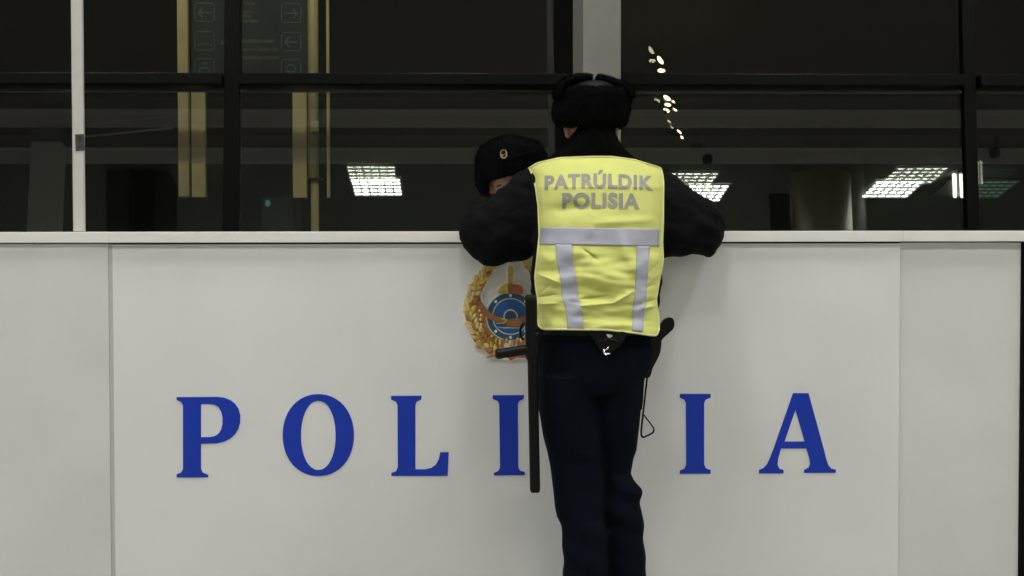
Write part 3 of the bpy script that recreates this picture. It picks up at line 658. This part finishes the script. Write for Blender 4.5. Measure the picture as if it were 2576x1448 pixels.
tr = MB(); tr.loft(sil(hips)); tr.loft(sil(legL)); tr.loft(sil(legR)); tr = remesh(tr, .0065, 3)
kx = at(1518,1200,-.35).x
def twr(v, n):
    d = .005*fbm(Vector((v.x*7, v.y*7, v.z*5)), 3)
    if v.z < .62: d += .0035*math.sin(v.z*70+v.x*30+4*noise.noise(v*6))*max(0, noise.noise(v*5)+.3)
    if v.x > kx: d += .006*math.exp(-((v.z-.43+ (v.x-kx)*.5)/.03)**2) - .005*math.exp(-((v.z-.50+(v.x-kx)*.45)/.022)**2)
    return d
wrinkle(tr, twr)
link('trousers', tr, M['trousers'], off1)
link('belt', MB().loft([sect((at(1350,p,-.313)+at(1652,p,-.313))/2, .193, .128, 2.4, 40) for p in (838, 800)]), M['leather_dark'], off1)
for f_ in (footL, footR):
    bt = MB(); bt.loft([sect(Vector((f_.x, f_.y+dy, z)), a, b_, 2.6) for (z, a, b_, dy) in ((0,.05,.145,.075),(.03,.05,.145,.075),(.05,.048,.13,.062),(.08,.047,.10,.03),(.12,.048,.062,0),(.16,.05,.058,0))])
    link('boot', bt, M['boot'], off1)

# fur hat with its flaps tied up
def hatm(mb, amt=.004): return wrinkle(mb, lambda v, n: amt*fbm(v*22, 4)+.0015*fbm(v*90, 2))
hat = MB(); hat.loft(sil([(323,1424,1553,YH,.10),(316,1404,1571,YH,.118),(302,1394,1578,YH,.128),(287,1391,1582,YH,.132),(262,1394,1585,YH,.133),(241,1399,1586,YH,.132),(228,1404,1582,YH,.128),(221,1414,1570,YH,.118)], 2.5, 40))
flap = []
for pts in ([(1402,245),(1408,222),(1424,206),(1450,198),(1488,196)], [(1583,248),(1580,230),(1560,216),(1530,205),(1500,197)]):
    rings = []
    for k, (px, py) in enumerate(pts):
        a, b_ = pts[max(k-1,0)], pts[min(k+1,len(pts)-1)]; t = (at(*b_, YH)-at(*a, YH)).normalized(); nrm = Vector((-t.z, 0, t.x))
        rings.append(sect(at(px, py, YH), (.0145,.0145,.0135,.0135,.0125)[k], (.10,.098,.088,.07,.05)[k], 2.8, 22, nrm, Vector((0,1,0))))
    f2 = MB(); f2.loft(rings); flap.append(f2)
hat = remesh(hat, .006, 3); hatm(hat); fuzz(hat, 9000, .010)
ho = link('fur_hat', hat, M['fur'], off1)
for f2 in flap:
    f2 = remesh(f2, .005, 2); hatm(f2, .003); fuzz(f2, 4000, .009); link('ear_flap', f2, M['fur'], ho)
cr = MB(); cr.loft(sil([(240,1408,1576,YH,.115),(226,1425,1562,YH,.112),(214,1440,1545,YH,.10),(206,1462,1524,YH,.07),(203,1484,1504,YH,.03)], 2.2, 32)); link('crown', cr, M['leather'], ho)

# yellow vest
LT = [(423,1332),(441,1340),(472,1348),(517,1354),(593,1357),(620,1354),(650,1351),(695,1346),(722,1348),(745,1352),(775,1354),(800,1352),(815,1351)]
RTB = [(422,1662),(440,1667),(460,1669),(555,1668),(608,1666),(654,1668),(707,1658),(756,1650),(794,1657),(836,1658)]
TT = [(0,423),(.03,417),(.07,409),(.23,397),(.46,394),(.63,394),(.80,402),(.92,414),(.975,419),(1,423)]
BT = [(0,806),(.012,818),(.03,825),(.062,828),(.25,828),(.56,829),(.80,837),(.93,843),(.965,844),(.988,840),(1,828)]
YC = [(395,-.125),(412,-.135),(470,-.18),(560,-.215),(650,-.25),(740,-.285),(850,-.315)]
HD = [(395,.098),(412,.122),(435,.138),(470,.155),(560,.162),(650,.156),(740,.15),(850,.15)]
ridges = [  # (x0,y0,x1,y1,width,height m)
 (1355,690,1410,712,9,.007),(1352,748,1400,740,6,-.008),(1352,765,1404,762,9,.006),(1362,735,1385,715,5,-.004),
 (1465,625,1505,655,9,-.005),(1450,640,1560,700,26,.006),(1452,716,1530,735,12,-.006),(1450,770,1545,762,9,.008),(1545,762,1590,735,9,.007),(1460,752,1530,745,8,-.006),
 (1440,790,1600,800,14,-.004),(1629,690,1662,655,6,-.006),(1632,710,1660,685,7,.006),(1590,770,1652,752,5,-.008),(1594,782,1650,768,8,.006),(1622,725,1655,712,6,-.005),
 (1380,530,1480,520,14,-.004),(1355,640,1400,660,12,.004),(1490,812,1640,826,12,.003),(1375,795,1425,800,10,-.003),(1560,600,1600,690,16,.004),(1500,560,1640,552,10,.003),(1402,690,1450,684,7,-.003),(1424,756,1462,762,5,-.004)]
def vdepth(px, py, extra=0.0):
    l, r = interp(LT, py), interp(RTB, py); s_ = max(-1, min(1, 2*(px-l)/(r-l)-1))
    prof = (1-abs(s_*.955)**2.7)**(1/2.7)
    y = interp(YC, py)-interp(HD, py)*prof
    d = 0
    for (x0, y0, x1, y1, w_, h) in ridges:
        L2 = (x1-x0)**2+(y1-y0)**2; t = max(0, min(1, ((px-x0)*(x1-x0)+(py-y0)*(y1-y0))/L2))
        q = math.hypot(px-x0-t*(x1-x0), py-y0-t*(y1-y0)); e = min(t, 1-t)
        d += (2.6 if w_ > 7.5 else 1.4)*h*(math.exp(-(q/w_)**2) if w_ > 9.5 else math.exp(-abs(q)/w_*1.7))*(.35+.65*min(1, e*4))
    low = max(0, min(1, (py-600)/90))
    d += .020*low*noise.fractal(Vector((px*.006+4, py*.019, 1.3)), 1, 2, 3)+.0035*noise.fractal(Vector((px*.013, py*.013, 7)), 1, 2, 3)
    d += .004*max(0, (py-770)/60)
    return y-d-extra-.003
def VS(px, py, extra=0.0): return at(px, py, vdepth(px, py, extra))
def vuv(u, v):
    py = interp(TT, u)+(interp(BT, u)-interp(TT, u))*v; return (interp(LT, py)*(1-u)+interp(RTB, py)*u, py)
ve = MB(); NU, NV = 180, 230
grid = [[VS(*vuv(i/NU, j/NV)) for i in range(NU+1)] for j in range(NV+1)]
front = []
for k, (dz, yy) in enumerate(((.006,-.07),(.004,-.02),(-.02,.01),(-.06,.02))):     # over the shoulders and a little way down the chest
    front.append([grid[0][i]+Vector((0, yy-grid[0][i].y, dz-(k*.012))) for i in range(NU+1)])
chest = []
for j in range(1, 9):
    py = 440+(845-440)*j/8; row = []
    for i in range(NU+1):
        px = interp(LT, py)*(1-i/NU)+interp(RTB, py)*i/NU; s_ = 2*i/NU-1
        row.append(at(px, py, interp(YC, py)+(interp(HD, py)+.006)*(1-abs(s_*.95)**2.7)**(1/2.7)))
    chest.append(row)
rows = chest[::-1]+front[::-1]+grid; n = NU+1
ve.add([p for r_ in rows for p in r_], [(j*n+i, (j+1)*n+i, (j+1)*n+i+1, j*n+i+1) for j in range(len(rows)-1) for i in range(NU)])
vo = link('vest', ve, M['vest'], off1)
so = vo.modifiers.new('thick', 'SOLIDIFY'); so.thickness = .0015; so.offset = -1
edge = [vuv(0, j/60) for j in range(61)]+[vuv(i/60, 1) for i in range(1, 61)]+[vuv(1, 1-j/60) for j in range(1, 61)]+[vuv(1-i/60, 0) for i in range(1, 60)]
ep = [VS(*q, .001) for q in edge]; ep.append(ep[0]); link('binding', MB().tube(ep, .0032, 0, 8), M['binding'], vo)
def strip(cols, name, m, nu=14, nv=40):        # cols: rows of (y at left, xl, xr, y at right)
    g = MB(); vs = []; T_ = [c_[0] for c_ in cols]
    for j in range(nv+1):
        t = j/nv; k = t*(len(cols)-1); i = min(int(k), len(cols)-2); f_ = k-i
        yl, xl, xr, yr = (cols[i][q]*(1-f_)+cols[i+1][q]*f_ for q in range(4))
        for a in range(nu+1):
            u = a/nu; vs.append(VS(xl*(1-u)+xr*u, yl*(1-u)+yr*u, .0022))
    g.add(vs, [(j*(nu+1)+a, (j+1)*(nu+1)+a, (j+1)*(nu+1)+a+1, j*(nu+1)+a+1) for j in range(nv) for a in range(nu)])
    o_ = link(name, g, m, vo); s2 = o_.modifiers.new('thick', 'SOLIDIFY'); s2.thickness = .0012; s2.offset = 1; return o_
strip([(571,1361,1658,575),(614,1358,1658,619)], 'reflective_band', M['silver'], 80, 12)
strip([(614.5,1397,1438,614.5),(645,1400,1441,645),(669,1402,1444,669),(695,1409,1448,695),(718,1413,1453,718),(745,1413,1454,745),(767,1421,1461,767),(795,1425,1466,795),(827,1427,1469,828)], 'reflective_band', M['silver'])
strip([(618,1603,1634,619),(650,1601,1632,650),(688,1599,1630,688),(720,1598,1627,720),(740,1597,1626,740),(767,1592,1624,767),(800,1592,1620,800),(832,1590,1617,835)], 'reflective_band', M['silver'])
def vest_text(txt, x0, x1, y0, y1, arc, name, ins):
    cu = bpy.data.curves.new('t', 'FONT'); cu.body = txt; cu.size = 1; cu.offset = .045; cu.space_character = 1.12
    o = bpy.data.objects.new('t', cu); COL.objects.link(o); dg = bpy.context.evaluated_depsgraph_get()
    me = bpy.data.meshes.new_from_object(o.evaluated_get(dg)); bpy.data.objects.remove(o)
    bm = bmesh.new(); bm.from_mesh(me); bmesh.ops.triangulate(bm, faces=bm.faces)
    for _ in range(5):
        bmesh.ops.subdivide_edges(bm, edges=[e for e in bm.edges if e.calc_length() > .055], cuts=1); bmesh.ops.triangulate(bm, faces=bm.faces)
    xs_ = [v.co.x for v in bm.verts]; a, b_ = min(xs_), max(xs_); cap = .729+.045; bot = -.045
    mb = MB(); bm.verts.index_update()
    def mp(c_):
        u = (c_.x-a)/(b_-a); px = x0+(x1-x0)*u; py = y1-(y1-y0)*(c_.y-bot)/(cap-bot)+arc*(2*u-1)**2+1.5*(u-.5)
        return VS(px, py, .0019)
    mb.add([mp(v.co) for v in bm.verts], [tuple(v.index for v in f.verts) for f in bm.faces]); bm.free()
    return link(name, mb, M['letters_grey'], vo, smooth=False)
vest_text('PATRÚLDIK', 1370, 1643, 434, 473, 6, 'lettering', 0)
vest_text('POLISIA', 1414, 1609, 482, 524, 1.5, 'lettering', 0)

# ---- things carried on the belt
def Yb(px, py, y): return at(px, py, y)
ba = empty('baton', at(1346,1238,-.42), 'black side handle baton hanging at the hip left of the legs', 'baton')
yb = -.43
sh_ = MB().tube([Yb(1346,1238,yb-.01), Yb(1346,1230,yb-.01), Yb(1340,909,yb), Yb(1338,890,yb)], [.0140,.0165,.0165,.0165], n=20)
sh_.tube([Yb(1338,902,yb), Yb(1337,895,yb), Yb(1336,760,yb), Yb(1335.5,746,yb), Yb(1335,741,yb)], [.0175,.0195,.0195,.0185,.013], n=20)
link('shaft', sh_, M['rubber'], ba)
hd = MB().tube([Yb(1340,879,yb), Yb(1316,880,yb), Yb(1275,887,yb), Yb(1268,888,yb), Yb(1256,889.5,yb), Yb(1250,890,yb), Yb(1246,890.5,yb)], [.0165,.0165,.0160,.0150,.0175,.0165,.011], n=20)
link('side_handle', hd, M['rubber'], ba)
fg = MB().tube([Yb(1338,835,yb), Yb(1338,830,yb), Yb(1338,856,yb)], [.022,.022,.022], n=20)
fg = MB(); fg.loft([sect(Yb(1340,p,yb+.01), .023, .026, 2.6, 24) for p in (836, 842, 890, 897)])
link('belt_holder', fg, M['leather_dark'], ba)
lp = MB(); pts = [Yb(1320+9*math.cos(a)*-1-2, 834+20*math.sin(a), yb+.005) for a in [math.pi*(-.5+k/8) for k in range(9)]]
lp.tube(pts, .004, 0, 8); link('holder_loop', lp, M['leather_dark'], ba)

po2 = empty('belt_pouch', at(1527,890,-.46), 'worn black leather belt pouch with steel snap under the vest hem', 'pouch')
pm = shape([rounded([(1484,832),(1530,830),(1571,834),(1570,848),(1562,862),(1552,872),(1534,884),(1516,886),(1505,874),(1499,860),(1488,846)], 4)], lambda u, v, t: at(u, v, -.428)+Vector((0, -t, 0)), .036)
bevel(link('body', pm, M['leather_dark'], po2, smooth=False), .010, 3)
link('flap_ridge', MB().tube([at(1499,866,-.462), at(1512,858,-.466), at(1530,852,-.467), at(1550,858,-.466), at(1560,864,-.462)], .004, 0, 8), M['leather_dark'], po2)
sn = shape([rounded([(1526,840),(1540,842),(1539,847),(1532,849),(1527,845)], 3)], lambda u, v, t: at(u, v, -.463)+Vector((0, -t, 0)), .004); link('snap', sn, M['steel'], po2, smooth=False)
cf = MB()
cf.tube([at(1520,876,-0.466), at(1519,886,-0.470), at(1523,892,-0.472), at(1531,890,-0.472)], .0028, 0, 8); cf.tube([at(1524,880,-0.468), at(1529,876,-0.470), at(1531,873,-0.468)], .0025, 0, 8); cf.tube([at(1526,890,-0.471), at(1535,889,-0.469)], .003, 0, 8)
link('cuff_ring', cf, M['steel'], po2)

yh = -.36
hs = empty('holster', at(1640,945,yh), 'black belt holster with knobbed grip and hanging strap at the right hip', 'holster')
gr = shape([rounded([(1686,798),(1693,803),(1695,815),(1692,826),(1680,838),(1665,852),(1655,868),(1648,862),(1650,842),(1656,826),(1664,812),(1673,802)], 4)], lambda u, v, t: at(u, v, yh)+Vector((0, .018-t, 0)), .034)
bevel(link('grip', gr, M['rubber'], hs, smooth=False), .009, 3)
link('grip_plate', shape([ell(1683,815,7,9,2.0,20)], lambda u, v, t: at(u, v, yh)+Vector((0, -.0165-t, 0)), .003), M['leather_dark'], hs, smooth=False)
for (px, py) in ((1652,827),(1649,845)): link('stud', MB().ball(at(px, py, yh-.02), .005, .005, .007), M['leather_dark'], hs)
pc = shape([rounded([(1640,840),(1660,848),(1662,862),(1659,885),(1650,906),(1640,925),(1634,945),(1622,950),(1620,930),(1628,890)], 4)], lambda u, v, t: at(u, v, yh)+Vector((0, .025-t, 0)), .045)
bevel(link('pouch', pc, M['leather_dark'], hs, smooth=False), .010, 3)
st = MB(); q = lambda px, py: at(px, py, yh-.005)
st.tube([q(1628,935), q(1628,950), q(1624,985), q(1619,1030), q(1616,1055), q(1613,1085), q(1613,1094), q(1618,1100)], .0052, 0, 8, .6)
st.tube([q(1613,1096), q(1618,1100), q(1630,1095), q(1643,1088), q(1645,1080)], .0052, 0, 8, .6)
st.tube([q(1645,1084), q(1644,1076), q(1635,1063), q(1623,1048), q(1617,1040)], .0040, 0, 8, .6)
st.tube([q(1619,932), q(1619,960), q(1617,1000), q(1614,1030)], .0030, 0, 8, .6); st.tube([q(1617,948), q(1632,947)], .006, 0, 8, .6)
link('strap', st, M['rubber'], hs)

# ---- second officer, behind the counter, bending over it
Y2 = .36
def v2(px, v): return v - .27*(px-1285)
head2 = at(1283, 452, Y2); rot2 = Matrix.Rotation(R(-14), 3, 'Y') @ Matrix.Rotation(R(-7), 3, 'Z') @ Matrix.Rotation(R(22), 3, 'X')
x2 = at(1345, 560, .55).x
t2 = [(.80,.17,.80,.11),(.95,.18,.76,.12),(1.10,.20,.69,.125),(1.22,.21,.62,.125),(1.31,.205,.57,.105),(1.355,.15,.53,.08),(1.375,.09,.50,.065)]
b2 = MB(); j2 = MB()
for (mb, g) in ((b2, -.02), (j2, 0.0)):
    mb.loft([sect(Vector((x2, y, z)), a+g, h+g, 2.3) for (z, a, y, h) in t2])
    for sx in (-1, 1):
        mb.tube([(x2+sx*.15, .57, 1.30), (x2+sx*.205, .55, 1.22), (x2+sx*.215, .50, 1.115)], [.068+g,.060+g,.052+g])
        mb.tube([(x2+sx*.215, .51, 1.11), (x2+sx*.15, .44, 1.10), (x2+sx*.09, .385, 1.09)], [.052+g,.044+g,.036+g*.5])
for sx in (-1, 1):
    b2.tube([(x2+sx*.09, .82, .88), (x2+sx*.10, .80, .5), (x2+sx*.11, .82, .08)], [.075,.055,.04])
    b2.tube([(x2+sx*.11, .82, .09), (x2+sx*.11, .80, .045), (x2+sx*.115, .66, .035)], [.04,.042,.03])
    hand_mesh(b2, (x2+sx*.09, .385, 1.085), (-sx*.75,-.25,-.06), (0,0,1), -sx, .3)
b2.tube([(x2, .52, 1.33), ((x2*.5+head2.x*.5), .47, 1.41), head2+Vector((.0,.03,-.02))], [.062,.056,.055])
head_mesh(b2, head2, rot2)
b2 = remesh(b2, .0045, 2); face_details(b2, head2, rot2)
base2 = (x2, .8, 0)
off2 = link('person', b2, [M['skin'], M['eye_white'], M['iris'], M['hair'], M['lip']], loc=base2)
tag(off2, 'officer in badged black fur hat bending down behind the counter, face partly hidden', 'person')
j2 = remesh(j2, .008, 4); wrinkle(j2, lambda v, n: .005*fbm(v*9, 3)); link('jacket', j2, M['jacket'], off2)
t_ = MB(); t_.loft([sect(Vector((x2, y, z)), a, h, 2.3) for (z, a, y, h) in ((.74,.18,.81,.12),(.86,.18,.80,.12),(.96,.175,.765,.115))])
for sx in (-1, 1): t_.tube([(x2+sx*.09,.82,.86), (x2+sx*.10,.80,.5), (x2+sx*.11,.82,.06)], [.092,.078,.072])
t_ = remesh(t_, .009, 3); wrinkle(t_, lambda v, n: .005*fbm(v*7, 3)); link('trousers', t_, M['trousers'], off2)
for sx in (-1, 1):
    bt = MB(); bt.loft([sect(Vector((x2+sx*.11, .82-dy, z)), a, b_, 2.6) for (z, a, b_, dy) in ((0,.048,.14,.07),(.03,.048,.14,.07),(.05,.046,.125,.055),(.08,.045,.095,.03),(.12,.046,.06,0))]); link('boot', bt, M['boot'], off2)
h2 = MB(); rings = []
for (v, l, r_, hd_) in ((339,1233,1280,.05),(346,1213,1299,.085),(355,1205,1318,.105),(368,1197,1343,.122),(386,1195,1362,.13),(405,1196,1373,.132),(420,1199,1377,.132),(434,1202,1376,.128),(441,1209,1368,.118)):
    A, B = at(l, v2(l, v), Y2+.01), at(r_, v2(r_, v), Y2+.01); rings.append(sect((A+B)/2, (B-A).length/2, hd_, 2.4, 40, (B-A).normalized(), Vector((0,1,0))))
h2.loft(rings)
h2.loft([sect(at(px, py, Y2+.0), a, b_, 2.6, 22) for (px, py, a, b_) in ((1216,425,.02,.09),(1212,448,.020,.088),(1215,470,.019,.082),(1221,486,.013,.07),(1223,491,.006,.05))])
h2 = remesh(h2, .006, 3); hatm(h2); fuzz(h2, 9000, .009)
h2o = link('fur_hat', h2, M['fur'], off2)
fp = MB(); rings = []                            # turned up fur front
for (v, l, r_) in ((392,1225,1345),(398,1214,1352),(415,1210,1356),(432,1214,1350),(440,1226,1338)):
    A, B = at(l, v2(l, v), Y2-.115), at(r_, v2(r_, v), Y2-.115); rings.append(sect((A+B)/2, (B-A).length/2, .016, 2.8, 32, (B-A).normalized(), Vector((0,1,0))))
fp.loft(rings); fp = remesh(fp, .005, 2)
wrinkle(fp, lambda v, n: .003*fbm(v*24, 3)); cx2 = at(1285,410,Y2-.11).x
fp.v = [v+Vector((0, 3.2*(v.x-cx2)**2, 0)) for v in fp.v]; fuzz(fp, 2500, .006)
link('front_flap', fp, M['fur'], h2o)
yb2 = Y2-.148
bg_ = MB(); bd_ = shape([ell(1267,387,9,11.5,2.2,28)], lambda u, v, t: at(u, v, yb2)+Vector((0, -t, 0)), .004); bg_.add(bd_.v, bd_.f, 0)
dk = shape([rounded([(1262,379),(1270,378),(1272,385),(1267,388),(1261,387)], 3)], lambda u, v, t: at(u, v, yb2)+Vector((0, -.0041-t, 0)), .0012); bg_.add(dk.v, dk.f, 1)
dk = shape([rounded([(1265,391),(1272,388),(1271,394),(1266,395)], 3)], lambda u, v, t: at(u, v, yb2)+Vector((0, -.0041-t, 0)), .0012); bg_.add(dk.v, dk.f, 1)
link('badge', bg_, [M['gold'], M['leather_dark']], h2o, smooth=False)
